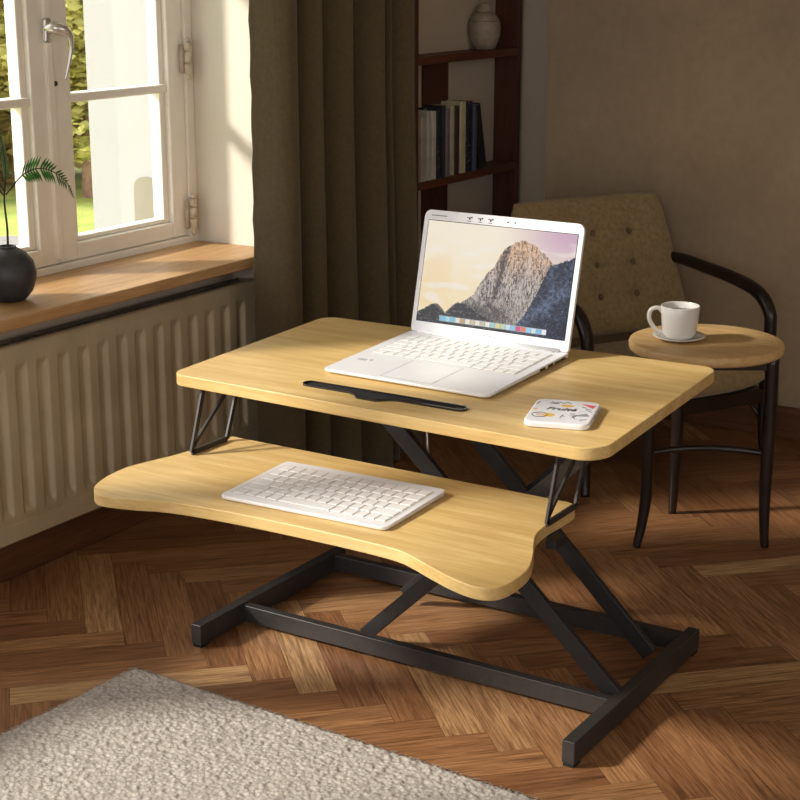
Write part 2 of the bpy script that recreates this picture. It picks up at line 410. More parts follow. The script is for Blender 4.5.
# path strip running across the view of the window
ax = Vector((math.cos(math.radians(44)), math.sin(math.radians(44)), 0)); bx = Vector((ax.y, -ax.x, 0))
def strip(bm, a0, a1, b0, b1, z0, z1):
    Mx = Matrix(((ax.x, bx.x, 0, 0), (ax.y, bx.y, 0, 0), (0, 0, 1, 0), (0, 0, 0, 1)))
    box(bm, a0, a1, b0, b1, z0, z1, Mx)
strip(bm, 6.3, 9.1, -4.2, 6, -.31, -.292); struct('ground_path', bm, M['path'])
# white rendered wing wall just outside the window
bm = BM(); box(bm, 2.99, 3.2, YO, 2.772, -.4, 2.4); ww = struct('wall_outside', bm, M['outer_white'])
pts = [(2.555, .50), (2.632, .50)] + [(2.5935+.0385*math.cos(t_*PI/10)*(1 if t_ > 4 else .98), .652+.034*math.sin(t_*PI/10)**.7) for t_ in range(0, 11)]
bm = BM(); a = [bm.verts.new((2.985, p[0], p[1])) for p in pts]; b = [bm.verts.new((2.992, p[0], p[1])) for p in pts]
bm.faces.new(a); bm.faces.new(b[::-1])
for i in range(len(a)): bm.faces.new((a[i], a[(i+1) % len(a)], b[(i+1) % len(a)], b[i]))
obj('arched_patch', bm, M['outer_grey'], ww)  # flat grey arched shape set on the wing wall

def leaf_cloud(bm, c, rx, ry, rz, n, size, rnd):
    c = Vector(c)
    for _ in range(n):
        while True:
            p = Vector((rnd.uniform(-1, 1), rnd.uniform(-1, 1), rnd.uniform(-1, 1)))
            if .25 < p.length < 1: break
        q = c + Vector((p.x*rx, p.y*ry, p.z*rz))
        if noise.noise(q*2.2) < -.18: continue
        e = Matrix.Rotation(rnd.uniform(0, 6.3), 3, 'Z') @ Matrix.Rotation(rnd.uniform(0, 3.1), 3, 'X')
        s = size*rnd.uniform(.6, 1.3)
        vs = [bm.verts.new(q + e @ Vector(k)*s) for k in ((-1, 0, 0), (0, -.55, .12), (1, 0, 0), (0, .55, .12))]
        bm.faces.new(vs)
def tree(pos, h, w, mat, label, seed, base=.75):
    rnd = random.Random(seed)
    T = thing('garden_tree', label, 'tree', pos, 0)
    nb = 11
    bm = BM(); tube(bm, smooth_path([(0, 0, -.05), (.05, .02, h*.3), (-.03, .04, h*.6), (.02, 0, h*.85)]), [.06, .05, .035, .02], 10)
    for k in range(5):
        an = k*1.3+seed; zz = h*(.3+.09*k)
        tube(bm, smooth_path([(0, 0, zz), (math.cos(an)*w*.35, math.sin(an)*w*.35, zz+.25), (math.cos(an)*w*.6, math.sin(an)*w*.6, zz+.6)]), [.04, .025, .012], 8)
    obj('trunk', bm, M['bark'], T, smooth=True)
    bm = BM()
    for k in range(16):
        an = rnd.uniform(0, 6.3); rr_ = rnd.uniform(0, w*.8); zz = base + (h-base)*(k+.5)/16
        s = rnd.uniform(.36, .5)
        leaf_cloud(bm, (math.cos(an)*rr_, math.sin(an)*rr_, zz), s, s, s*.8, 1300, .04, rnd)
    obj('crown', bm, mat, T)
def at_dir(px_deg, dist):
    a_ = math.radians(px_deg); return (math.cos(a_)*dist, math.sin(a_)*dist, -.3)
tree(at_dir(46.6, 10.9), 3.0, .7, M['tree_a'], 'yellow green garden tree farthest left, seen through the left window sash', 3, .55)
tree(at_dir(42.9, 10.6), 3.1, .5, M['tree_b'], 'mid green garden tree just right of the window handle', 5, .55)
tree(at_dir(49.9, 10.9), 3.1, .55, M['tree_c'], 'golden leaved garden tree beyond the left edge of the window view', 12, .45)
tree(at_dir(39.3, 10.6), 2.9, .5, M['tree_a'], 'light green garden tree mostly hidden behind the white outdoor wall', 8, .5)
rnd = random.Random(4)
bm = BM()
for k in range(26):
    a_ = math.radians(30+k*1.0); d_ = 11.6
    leaf_cloud(bm, (math.cos(a_)*d_, math.sin(a_)*d_, .35), .7, .7, .8, 650, .09, rnd)
    leaf_cloud(bm, (math.cos(a_)*(d_+.5), math.sin(a_)*(d_+.5), 1.6), .8, .8, .9, 600, .10, rnd)
hb = []
o = obj('garden_hedge', bm, M['hedge']); tag(o, 'long tall hedge of yellowing leaves closing off the garden behind the trees', 'hedge')

# ------------------------------------------------------------------ radiator
RX0, RX1 = 1.96, 2.885
rad = thing('radiator', 'cream panel radiator with vertical flutes under the oak window sill', 'radiator', (2.2, 2.19, 0))
def off(bm, o_):
    for v in bm.verts: v.co -= Vector(o_)
    return bm
bm = BM(); nx = 400; zs = [.104, .148, .156, .162, .172, .43, .442, .449, .455, .487]
def fl(x, z):
    ph = (x-RX0)/.0575
    if x < RX0+.03 or x > RX1-.03: return 0
    s = .5+.5*math.cos(2*PI*(ph-.5)); s = min(1, max(0, (s-.25)/.35)); s = s*s*(3-2*s)
    k = {(.104): 0, (.148): 0, (.156): 0, (.162): .5, (.172): 1, (.43): 1, (.442): .6, (.449): .15, (.455): 0, (.487): 0}[z]
    return -.012*(1-s)*k
G = [[bm.verts.new((RX0+(RX1-RX0)*i/nx, 2.184-fl(RX0+(RX1-RX0)*i/nx, z), z)) for i in range(nx+1)] for z in zs]
for j in range(len(zs)-1):
    for i in range(nx): bm.faces.new((G[j][i], G[j][i+1], G[j+1][i+1], G[j+1][i]))
# returns top and bottom, ends
for row, dz in ((G[-1], .004), (G[0], -.004)):
    r1 = [bm.verts.new((v.co.x, 2.188, v.co.z+dz)) for v in row]; r2 = [bm.verts.new((v.co.x, 2.198, v.co.z+dz)) for v in row]
    for A, B in ((row, r1), (r1, r2)):
        for i in range(nx): bm.faces.new((A[i], A[i+1], B[i+1], B[i]))
obj('front_panel', off(bm, (2.2, 2.19, 0)), M['radiator'], rad, smooth=True)
bm = BM(); box(bm, RX0, RX1, 2.234, 2.240, .104, .487); box(bm, RX0, RX0+.006, 2.19, 2.24, .104, .49); box(bm, RX1-.006, RX1, 2.19, 2.24, .104, .49)
box(bm, RX0+.01, RX1-.01, 2.2, 2.23, .104, .11)
obj('back_panel', off(bm, (2.2, 2.19, 0)), M['radiator'], rad)
bm = BM(); x = RX0+.01
while x < RX1-.03:
    bar(bm, (x, 2.200, .484), (x+.022, 2.234, .484), .006, .004); bar(bm, (x+.022, 2.200, .485), (x, 2.234, .485), .003, .003); x += .02
box(bm, RX0, RX1, 2.196, 2.200, .478, .490); box(bm, RX0, RX1, 2.231, 2.235, .478, .49)
obj('top_grille', off(bm, (2.2, 2.19, 0)), M['grille'], rad)
bm = BM(); box(bm, RX0, RX1, 2.1815, 2.186, .104, .140)
obj('bottom_rail', off(bm, (2.2, 2.19, 0)), M['radiator'], rad, bevel=.0015)
for bx_ in (2.05, 2.75):
    bm = BM(); box(bm, bx_-.02, bx_+.02, 2.238, 2.262, .2, .4); obj('wall_bracket', off(bm, (2.2, 2.19, 0)), M['radiator'], rad)

# ------------------------------------------------------------------ curtain
bm = BM()
folds = [(.002, 1), (.003, .6), (.004, -.4), (.012, -.9), (.031, -1), (.037, -.6), (.043, .6), (.054, 1), (.076, .5), (.105, -.6), (.122, -1), (.130, -.4), (.136, .7), (.15, .95), (.185, .3), (.222, -.75), (.240, -1), (.248, -.3), (.254, .7), (.27, .95), (.31, .3), (.352, -.75),
         (.370, -1), (.376, -.2), (.382, .6), (.395, .7), (.412, -.3), (.424, -.7), (.432, -.2), (.440, .3), (.46, .1), (.49, -.5), (.515, -.8), (.532, -.4)]
P2 = smooth_path([(a_, b_, 0) for a_, b_ in folds], 6)
nz_ = 60; rows = []
for j in range(nz_+1):
    z = .004 + (2.3-.004)*j/nz_; row = []
    low = max(0, 1-z/.9)
    for i, p in enumerate(P2):
        k = p.x/.675
        wob = noise.noise(Vector((p.x*5, z*1.3, 3)))*.010
        spread = 1 + .075*low
        x = 2.744 + p.x*(1.0+.07*low) + wob*.4
        y = 2.032 + p.y*(.050+.005*low) + wob*.5
        if i == 0: y += .002*math.sin(z*60)
        row.append(bm.verts.new((x, y, z)))
    rows.append(row)
for j in range(nz_):
    for i in range(len(P2)-1): bm.faces.new((rows[j][i], rows[j][i+1], rows[j+1][i+1], rows[j+1][i]))
o = obj('curtain', bm, M['curtain'], smooth=True, solid=.003)
tag(o, 'long olive brown linen curtain hanging in folds between the window and the bookcase', 'curtain')
rod = thing('curtain_rod', 'dark metal curtain rod above the window', 'curtain rod', (2.2, 2.02, 2.315))
bm = BM(); tube(bm, [(-1.8, 0, 0), (1.25, 0, 0)], .009, 12); obj('rod', bm, M['metal_black'], rod, smooth=True)
for x in (-1.7, 1.2):
    bm = BM(); tube(bm, [(x, 0, 0), (x, .24, 0)], .006, 8); obj('bracket', bm, M['metal_black'], rod, smooth=True)

# ------------------------------------------------------------------ bookcase
bc = thing('bookcase', 'narrow dark red brown wooden bookcase behind the curtain with a jar and books', 'bookcase', (3.83, 2.2, 0))
BO = (3.83, 2.2, 0); SY0, SY1 = 2.155, 2.231
bm = BM(); box(bm, 4.092, 4.112, SY0, SY1, 0, 1.75); obj('side_panel', off(bm, BO), M['upright_wood'], bc, bevel=.0015)
bm = BM(); box(bm, 3.527, 3.551, SY0, SY1, 0, 1.75); obj('side_panel', off(bm, BO), M['upright_wood'], bc, bevel=.0015)
for zt in (.30, .637, .958, 1.32, 1.74):
    bm = BM(); box(bm, 3.551, 4.092, SY0+.001, SY1, zt-.021, zt); obj('shelf', off(bm, BO), M['shelf_wood'], bc, bevel=.0015)
bm = BM(); box(bm, 3.690, 3.820, 2.224, 2.231, 0, .9365); obj('back_slat', off(bm, BO), M['upright_wood'], bc)

# jar
jar = thing('stoneware_jar', 'round taupe stoneware jar standing on the upper bookcase shelf', 'jar', (3.958, 2.190, .958)); jar.scale = (.97, .97, .93)
pr = [(.024, 0), (.030, .003), (.038, .02), (.0455, .045), (.047, .062), (.044, .082), (.036, .096), (.028, .104), (.022, .107), (.019, .110)]
bm = BM(); lathe(bm, pr, 40); obj('body', bm, M['jar'], jar, smooth=True)
bm = BM(); lathe(bm, [(.0205, .1095), (.0215, .112), (.0185, .119), (.017, .121), (.0175, .128), (.0125, .132), (.004, .134)], 32); obj('lid', bm, M['jar'], jar, smooth=True)
bm = BM()
for z in (.083, .089): 
    bm_r = [(.0437-(z-.083)*1.6, z-.0008), (.0447-(z-.083)*1.6, z), (.0432-(z-.083)*1.6, z+.0012)]
    lathe(bm, bm_r, 40, None, False, False)
obj('shoulder_lines', bm, M['jar_line'], jar, smooth=True)

# books: x0, width, height, colour, label
books = [
 (3.556, .015, .188, rgb(150, 136, 112), 'worn beige book at the left end of the shelf, beside the curtain'),
 (3.574, .028, .180, rgb(176, 168, 154), 'thick cream book with a plain spine, second from the curtain'),
 (3.604, .024, .192, rgb(188, 184, 174), 'pale grey book left of the two thin books'),
 (3.630, .023, .190, rgb(198, 192, 180), 'off white book just left of the dark navy speckled one'),
 (3.656, .028, .196, rgb(26, 30, 46), 'dark navy book with small light specks on its spine'),
 (3.687, .012, .200, rgb(34, 24, 26), 'thin blackish book right of the speckled navy one'),
 (3.701, .024, .190, rgb(122, 112, 122), 'muted mauve grey book between two darker books'),
 (3.728, .020, .198, rgb(178, 166, 134), 'tall cream book right of the mauve grey book'),
 (3.751, .024, .195, rgb(58, 40, 26), 'dark brown book between two cream books'),
 (3.778, .034, .204, rgb(196, 184, 150), 'widest cream book with a yellowed top'),
 (3.815, .032, .202, rgb(22, 26, 40), 'dark blue book right of the widest cream book'),
 (3.850, .022, .190, rgb(70, 78, 96), 'slate blue book that the leaning black book rests against'),
]
def bookmat(i, c):
    t = NT('book_cover_%d' % i); v = t.coord((1, 1, 1)); f = t.noise(v, 120 if i in (4, 10, 11) else 25, 5)
    hi = tuple(min(1, x*1.25+.01) for x in c[:3])+(1,)
    stops = [(.3, c), (.6, c), (.68, rgb(150, 140, 120))] if i in (4, 10) else [(.3, tuple(x*.8 for x in c[:3])+(1,)), (.7, hi)]
    t.col(t.ramp(f, stops)); t.set(Roughness=.6); return t.m
M['pages'] = plain('book_pages', rgb(196, 180, 146), .9, 0, .12, 200)
def book(x0, w, h, c, label, i, lean=0):
    root = thing('book', label, 'book', (x0+w/2, 2.193, .637), 0, 'books on the bookcase shelf')
    m = bookmat(i, c); d = .030; w *= .93; h -= .012
    bm = BM(); pts = [(-w/2, -d), (-w/2+w*.2, -d-.003), (w/2-w*.2, -d-.003), (w/2, -d), (w/2, d), (w/2-.0018, d), (w/2-.0018, -d+.003), (-w/2+.0018, -d+.003), (-w/2+.0018, d), (-w/2, d)]
    prism(bm, pts, 0, h); obj('cover', bm, m, root)
    bm = BM(); box(bm, -w/2+.0019, w/2-.0019, -d+.004, d-.002, .0015, h-.004); obj('pages', bm, M['pages'], root)
    if lean: root.rotation_euler = (0, lean, 0)
    return root
for i, b_ in enumerate(books): book(3.556+(b_[0]-3.556), b_[1], b_[2], b_[3], b_[4], i)
bk = book(3.908, .040, .190, rgb(20, 20, 24), 'thick black book leaning at the right end of the row of books', 20, math.radians(-13))
bk.location = (3.912, 2.193, .637+.004)

# ------------------------------------------------------------------ plant pot on the sill
pot = thing('potted_plant', 'fern like plant in a round charcoal pot on the window sill', 'plant', (2.166, 2.235, .565))
bm = BM(); lathe(bm, [(.02, 0), (.03, .002), (.044, .018), (.052, .04), (.053, .055), (.048, .076), (.036, .092), (.022, .101), (.018, .103), (.018, .106), (.015, .106), (.014, .1), (.0135, .094)], 44, None, True, False)
obj('pot', bm, M['pot'], pot, smooth=True)
bm = BM(); lathe(bm, [(.0005, .097), (.0137, .0965)], 20, None, False, False); obj('soil', bm, M['soil'], pot)
def frond(pts, npin, lmax, tw=1, root=pot):
    P = smooth_path(pts, 8); bm = BM(); tube(bm, P, [.0016, .0007], 6)
    s = obj('frond_stalk', bm, M['stem'], root, smooth=True)
    bm = BM()
    for k in range(npin):
        t_ = .22 + .78*k/(npin-1); idx = min(int(t_*(len(P)-1)), len(P)-2); p = P[idx]; T_ = (P[idx+1]-P[idx]).normalized()
        side = T_.cross(Vector((.5, -.85, .1))).normalized()
        L = lmax*math.sin(PI*min(1, .18+.8*t_))**.7
        for sg in (-1, 1):
            dirv = (side*sg*.85 + T_*.55 + Vector((0, 0, -.22))).normalized(); q = p + dirv*L
            wv = T_*L*.12; mid = p + dirv*L*.5; n_ = dirv.cross(T_).normalized()*.0008
            vs = [bm.verts.new(c_) for c_ in (p-wv*.5, mid-wv+n_, q, mid+wv+n_, p+wv*.5)]
            bm.faces.new(vs)
    obj('leaflets', bm, M['fern'], s)
bm = BM(); tube(bm, smooth_path([(.002, 0, .09), (.004, 0, .14), (.001, 0, .19), (.008, .002, .225)]), [.0024, .002, .0018, .0016], 8); obj('stem', bm, M['stem'], pot, smooth=True)
frond([(.008, .002, .203), (.05, -.01, .24), (.10, -.015, .243), (.146, -.02, .216), (.166, -.022, .180)], 22, .031)
frond([(.006, .002, .21), (.012, .002, .25), (.006, .0, .29), (-.01, -.01, .325)], 20, .026)
frond([(.004, .002, .2), (-.03, -.01, .225), (-.07, -.02, .235), (-.12, -.03, .20)], 22, .028)
frond([(.004, .002, .21), (-.02, .01, .26), (-.05, .02, .31), (-.09, .01, .33)], 22, .028)

# ------------------------------------------------------------------ rug
bm = BM(); RO = (1.2, 1.0, 0)
c0 = Vector((1.935, 1.752)); ey = Vector((-.035, -.795)).normalized(); ex = Vector((-.999, .045)).normalized()
st = .0036; nu, nv = 250, 330; LU, LV = .9, 1.2
rows = []
for i in range(nu+1):
    row = []
    for j in range(nv+1):
        e_ = 1.0; ed = min(i, j, nu-i, nv-j)
        q = c0 + ex*(i*LU/nu) + ey*(j*LV/nv)
        n1 = noise.noise(Vector((q.x*95, q.y*95, 0))); n2 = noise.noise(Vector((q.x*190, q.y*190, 7)))
        z = .009 + .0026*n1 + .0018*n2
        if ed == 0:
            z = .001; q = q + Vector((n1, n2))*.003
        elif ed < 3: z *= .55+.15*ed; q = q + Vector((n2, n1))*.0022
        row.append(bm.verts.new((q.x-RO[0], q.y-RO[1], z)))
    rows.append(row)
for i in range(nu):
    for j in range(nv): bm.faces.new((rows[i][j], rows[i+1][j], rows[i+1][j+1], rows[i][j+1]))
# soft fringe of loose loops along both visible edges
rnd = random.Random(2)
for k in range(1300):
    if k % 2: q = c0 + ey*rnd.uniform(0, LV); o_ = -ex
    else: q = c0 + ex*rnd.uniform(0, LU); o_ = -ey
    d_ = (o_ + Vector((rnd.uniform(-.6, .6), rnd.uniform(-.6, .6)))).normalized()*rnd.uniform(.002, .006)
    z = rnd.uniform(.003, .009); w_ = Vector((-d_.y, d_.x)).normalized()*.0012
    a_ = q - o_*.003
    vs = [bm.verts.new((p.x-RO[0], p.y-RO[1], zz)) for p, zz in ((a_-w_, z), (a_+w_, z), (q+d_+w_*.6, z*.6), (q+d_-w_*.6, z*.6))]
    bm.faces.new(vs)
rug = obj('area_rug', bm, M['rug'], smooth=True); rug.location = RO
tag(rug, 'thick looped beige grey wool rug on the parquet in the foreground', 'rug')

# ------------------------------------------------------------------ desk riser
DO = (2.28, 1.37, 0)
D = thing('desk_riser', 'pale wood two tier standing desk riser on a black steel scissor base', 'desk', DO)
def dpart(name, bm, mat, parent=D, **kw): return obj(name, off(bm, DO), mat, parent, **kw)
TILT = .03; ZC = .498
Mt = Matrix(((1, 0, 0, 0), (0, 1, 0, 0), (TILT, 0, 1, ZC - TILT*2.28), (0, 0, 0, 1)))
out = rounded([(2.086, .947), (2.602, .960), (2.588, 1.788), (2.108, 1.793)], [.045, .03, .035, .028], 8)
bm = BM(); prism(bm, out, -.021, 0, Mt); dpart('desktop', bm, M['desk_wood'], bevel=.002, angle=50)
# keyboard tray with scooped outline
tr_pts = [(2.218, 1.744), (2.147, 1.750), (2.077, 1.760), (2.026, 1.774), (1.977, 1.785), (1.930, 1.782), (1.889, 1.771), (1.858, 1.754), (1.838, 1.722), (1.850, 1.664), (1.867, 1.619), (1.877, 1.566), (1.885, 1.471), (1.888, 1.36),
          (1.888, 1.26), (1.883, 1.182), (1.870, 1.143), (1.849, 1.10), (1.828, 1.052), (1.818, 1.012), (1.824, .988), (1.842, .976), (1.876, .973), (1.922, .978), (1.972, .997), (2.009, 1.015), (2.05, 1.032), (2.096, 1.038), (2.157, 1.036), (2.192, 1.037), (2.207, 1.046), (2.212, 1.06)]
tp = smooth_path([(a_, b_, 0) for a_, b_ in tr_pts], 4)
tp = [(p.x, p.y) for p in tp]
bm = BM(); prism(bm, tp[::-1], .336, .356); dpart('keyboard_tray', bm, M['desk_wood'], bevel=.002, angle=50)
# slot
Ms = Mt
def stad(x0, x1, y0, y1, r): return rounded([(x0, y0), (x1, y0), (x1, y1), (x0, y1)], r, 8)
bm = BM(); xs = 2.168
ring_o = [(xs+.0122, 1.223), (xs+.0122, 1.545), (xs-.0122, 1.545), (xs-.0122, 1.445), (xs-.018, 1.432), (xs-.031, 1.418), (xs-.031, 1.378), (xs-.018, 1.362), (xs-.0122, 1.345), (xs-.0122, 1.223)]
ro = rounded(ring_o, [.012, .012, .012, .01, .01, .01, .01, .01, .01, .012], 6)
c_ = Vector((xs, 1.385))
def inset(poly, d):
    res = []; n = len(poly)
    for i in range(n):
        p = Vector(poly[i]); a_ = Vector(poly[i-1]); b_ = Vector(poly[(i+1) % n]); t_ = (b_-a_).normalized(); nn = Vector((-t_.y, t_.x)); res.append((p.x+nn.x*d, p.y+nn.y*d))
    return res
ri = inset(ro, .0028)
n_ = len(ro)
for (A, za, B, zb) in ((ro, .0001, ro, .0038), (ro, .0038, ri, .0038), (ri, .0038, ri, .0004)):
    a_ = [bm.verts.new(Mt @ Vector((p[0], p[1], za))) for p in A]; b_ = [bm.verts.new(Mt @ Vector((p[0], p[1], zb))) for p in B]
    for i in range(n_): bm.faces.new((a_[i], a_[(i+1) % n_], b_[(i+1) % n_], b_[i]))
slot = dpart('device_slot', bm, M['rim'])
bm = BM(); prism(bm, ri, .0002, .0006, Mt); dpart('slot_floor', bm, M['rubber'], slot)
bm = BM(); lathe(bm, [(.0062, .0006), (.0062, .0016), (.0045, .0016), (.0042, .0008)], 20, Mt @ Matrix.Translation((xs, 1.236, 0))); dpart('slot_button', bm, M['black_plastic'], slot)
# base
bh = .036
def feet(bm, pts):
    for x, y in pts: box(bm, x-.012, x+.012, y-.009, y+.009, 0, .006)
bm = BM(); box(bm, 2.064, 2.532, 1.708, 1.730, .006, .044); L = dpart('side_bar', bm, M['metal'], bevel=.0015)
for q_ in ((2.078, 1.719), (2.518, 1.719)):
    bm = BM(); feet(bm, [q_]); dpart('foot_pad', bm, M['rubber'], L)
bm = BM(); box(bm, 2.018, 2.528, .942, .964, .006, .044); L = dpart('side_bar', bm, M['metal'], bevel=.0015)
for q_ in ((2.032, .953), (2.514, .953)):
    bm = BM(); feet(bm, [q_]); dpart('foot_pad', bm, M['rubber'], L)
bm = BM(); box(bm, 2.19, 2.208, .964, 1.708, .008, .040); dpart('front_bar', bm, M['metal'], bevel=.0015)
bm = BM(); box(bm, 2.492, 2.512, .964, 1.708, .008, .040); dpart('back_bar', bm, M['metal'], bevel=.0015)
# scissor legs
def leg(p, q, w=.012, h=.030, mat='metal_black'):
    bm = BM(); bar(bm, p, q, w, h); return dpart('scissor_leg', bm, M[mat], bevel=.0015)
def zt(x): return ZC + TILT*(x-2.28) - .021
leg((2.222, .968, .034), (2.222, 1.430, .462))
leg((2.238, 1.468, .020), (2.238, 1.02, .452), .012, .026, 'metal')
leg((2.418, .990, .026), (2.418, 1.440, .462))
leg((2.434, 1.505, .022), (2.434, 1.05, .458), .012, .024)
for y, z in ((1.226, .250),):
    bm = BM(); tube(bm, [(2.215, y, z), (2.445, y, z)], .007, 12); dpart('cross_rod', bm, M['metal_black'], smooth=True)
bm = BM(); tube(bm, [(2.23, 1.33, .35), (2.27, 1.36, .42), (2.29, 1.33, .468)], .0022, 8); dpart('spring_wire', bm, M['silver'], smooth=True)
# top rails under the desktop
for x in (2.225, 2.425):
    bm = BM(); box(bm, x-.014, x+.014, 1.0, 1.72, zt(x)-.012, zt(x)-.001); dpart('top_rail', bm, M['metal_black'])
# lattice brackets between desktop and tray
def bracket(y, dx=0, lean=0):
    bm = BM(); z1 = .4755; z0 = .3565
    A = (2.128+dx, z1); B = (2.235+dx, z1+.002); C_ = (2.088+dx, z0+.004); D_ = (2.188+dx, z0+.004)
    def b2(p, q, w=.008): bar(bm, (p[0], y, p[1]), (q[0], y, q[1]), .004, w, (0, 0, 1) if abs(p[0]-q[0]) > abs(p[1]-q[1]) else (1, 0, 0))
    b2(A, B, .012); b2(A, C_, .010); b2(B, D_, .009); b2(C_, D_, .010)
    b2((B[0]-.008, B[1]), (C_[0]+.006, C_[1]+.012), .007)
    box(bm, A[0], B[0], y-.012, y+.012, z1-.004+.0, z1-.001)
    return dpart('tray_bracket', bm, M['metal'])
bracket(1.733); bracket(1.034)
bm = BM(); box(bm, 2.086, 2.122, 1.016, 1.034, .322, .3358); dpart('tray_clamp', bm, M['metal_black'])
bm = BM(); box(bm, 2.086, 2.122, 1.724, 1.742, .322, .3358); dpart('tray_clamp', bm, M['metal_black'])
for x in (2.15,):
    bm = BM(); box(bm, x-.012, x+.012, 1.10, 1.68, .330, .3355); dpart('tray_rail', bm, M['metal_black'])

# ------------------------------------------------------------------ laptop
LX, LY = 2.382, 1.385
Lp = thing('laptop', 'open white laptop showing a mountain picture on the upper desk surface', 'laptop', (LX, LY, ZC + TILT*(LX-2.28) + .0003), rot=(0, -math.atan(TILT), -.018))
hw, hd = .168, .147
bm = BM(); o_ = rounded([(-hd, -hw), (hd, -hw), (hd, hw), (-hd, hw)], [.012, .006, .006, .012], 5)
n_ = len(o_); layers = [(.004, .0015, 1.0), (.0, .0045, 1), (0, .0125, 1)]
rings = []
for ins, z, _ in layers:
    rings.append([bm.verts.new((p[0]*(1-ins/hd), p[1]*(1-ins/hw), z if z < .01 else .0085+.004*(p[0]+hd)/(2*hd))) for p in o_])
bm.faces.new(rings[0][::-1]); bm.faces.new(rings[-1])
for A, B in zip(rings, rings[1:]):
    for i in range(n_): bm.faces.new((A[i], A[(i+1) % n_], B[(i+1) % n_], B[i]))
base = obj('base', bm, M['white_plastic'], Lp, bevel=.0008, angle=40)
def zb(x): return .0085 + .004*(x+hd)/(2*hd)
tb = math.atan(.004/(2*hd))
Mb = Matrix(((1, 0, 0, 0), (0, 1, 0, 0), (math.tan(tb), 0, 1, .0105), (0, 0, 0, 1)))
bm = BM(); prism(bm, rounded([(-.022, -.150), (.120, -.150), (.120, .150), (-.022, .150)], .004), -.001, .0003, Mb); obj('key_well', bm, M['key_bed'], base)
for px in ((-.146, -.030),):
    bm = BM(); y0, y1 = -.052, .052; w_ = .0005
    for a0, a1, b0, b1 in ((px[0]+.01, px[0]+.01+w_, y0, y1), (px[1], px[1]+w_, y0, y1), (px[0]+.01, px[1], y0, y0+w_), (px[0]+.01, px[1], y1, y1+w_)):
        box(bm, a0, a1, b0, b1, 0, .0003, Mb)
    obj('touchpad_outline', bm, M['ink_grey'], base)
def keymesh(w, d, h):
    bm = BM(); i = .0012
    a_ = [bm.verts.new(p) for p in ((-d/2, -w/2, 0), (d/2, -w/2, 0), (d/2, w/2, 0), (-d/2, w/2, 0))]
    b_ = [bm.verts.new(p) for p in ((-d/2, -w/2, h*.6), (d/2, -w/2, h*.6), (d/2, w/2, h*.6), (-d/2, w/2, h*.6))]
    c2 = [bm.verts.new(p) for p in ((-d/2+i, -w/2+i, h), (d/2-i, -w/2+i, h), (d/2-i, w/2-i, h), (-d/2+i, w/2-i, h))]
    for A, B in ((a_, b_), (b_, c2)):
        for k in range(4): bm.faces.new((A[k], A[(k+1) % 4], B[(k+1) % 4], B[k]))
    bm.faces.new(c2); bm.faces.new(a_[::-1]); me = bpy.data.meshes.new('key'); bm.to_mesh(me); bm.free(); me.materials.append(M['key_white']); return me
def keyboard_keys(parent, x0, x1, y0, y1, z_of, rows, gap, h):
    """rows from back to front; each a list of relative key widths"""
    nr = len(rows); dep = (x1-x0)/nr; cache = {}
    for r_, row in enumerate(rows):
        tot = sum(row); y = y1
        for w in row:
            ww_ = w/tot*(y1-y0); key = (round(ww_, 4),)
            if key not in cache: cache[key] = keymesh(ww_-gap, dep-gap, h)
            k = bpy.data.objects.new('key', cache[key]); link(k, parent)
            cx = x1-dep*(r_+.5); k.location = (cx, y-ww_/2, z_of(cx)); y -= ww_
rowsL = [[1]*14, [1]*13+[1.6], [1.5]+[1]*12+[1.1], [1.8]+[1]*11+[1.8], [2.3]+[1]*10+[2.3], [1.2, 1, 1, 1.2, 5.4, 1.2, 1, 1, 1]]
keyboard_keys(base, -.020, .118, -.148, .148, lambda x: zb(x)+.0003, rowsL, .0022, .0010)
bm = BM()
for k in range(3): box(bm, -.062-.0035*k, -.0638-.0035*k, .128, .146, 0, .00035, Mb)
box(bm, -.066, -.060, .117, .122, 0, .00035, Mb); obj('palm_rest_sticker', bm, M['ink_grey'], base)
bm = BM()
for x in (.045, .075, .1, .122): box(bm, x-.010, x+.010, -hw-.0004, -hw+.002, .0045, .0085)
obj('ports', bm, M['screen_black'], base)
bm = BM(); tube(bm, [(hd-.004, -.15, .0125), (hd-.004, .15, .0125)], .0055, 12); obj('hinge', bm, M['white_plastic'], base, smooth=True)
# lid: local plane, leaning back 14.5 degrees
ph = math.radians(15.0)
LidM = Matrix.Translation((hd-.002, 0, .0125)) @ Matrix.Rotation(ph, 4, 'Y') @ Matrix(((0, 0, -1, 0), (0, 1, 0, 0), (1, 0, 0, 0), (0, 0, 0, 1)))
# in lid coords: x = up along the lid, y = left, z = towards the user
LH = .231
bm = BM(); prism(bm, rounded([(0, -hw), (LH, -hw), (LH, hw), (0, hw)], [.006, .014, .014, .006], 6), -.004, .003, LidM); lid = obj('lid', bm, M['white_plastic'], Lp, bevel=.0012, angle=50)
SW, S0, S1 = .157, .021, .211
bm = BM(); prism(bm, [(S0-.0012, -SW-.0012), (S1+.0012, -SW-.0012), (S1+.0012, SW+.0012), (S0-.0012, SW+.0012)], .003, .0033, LidM); obj('screen_border', bm, M['screen_black'], lid)
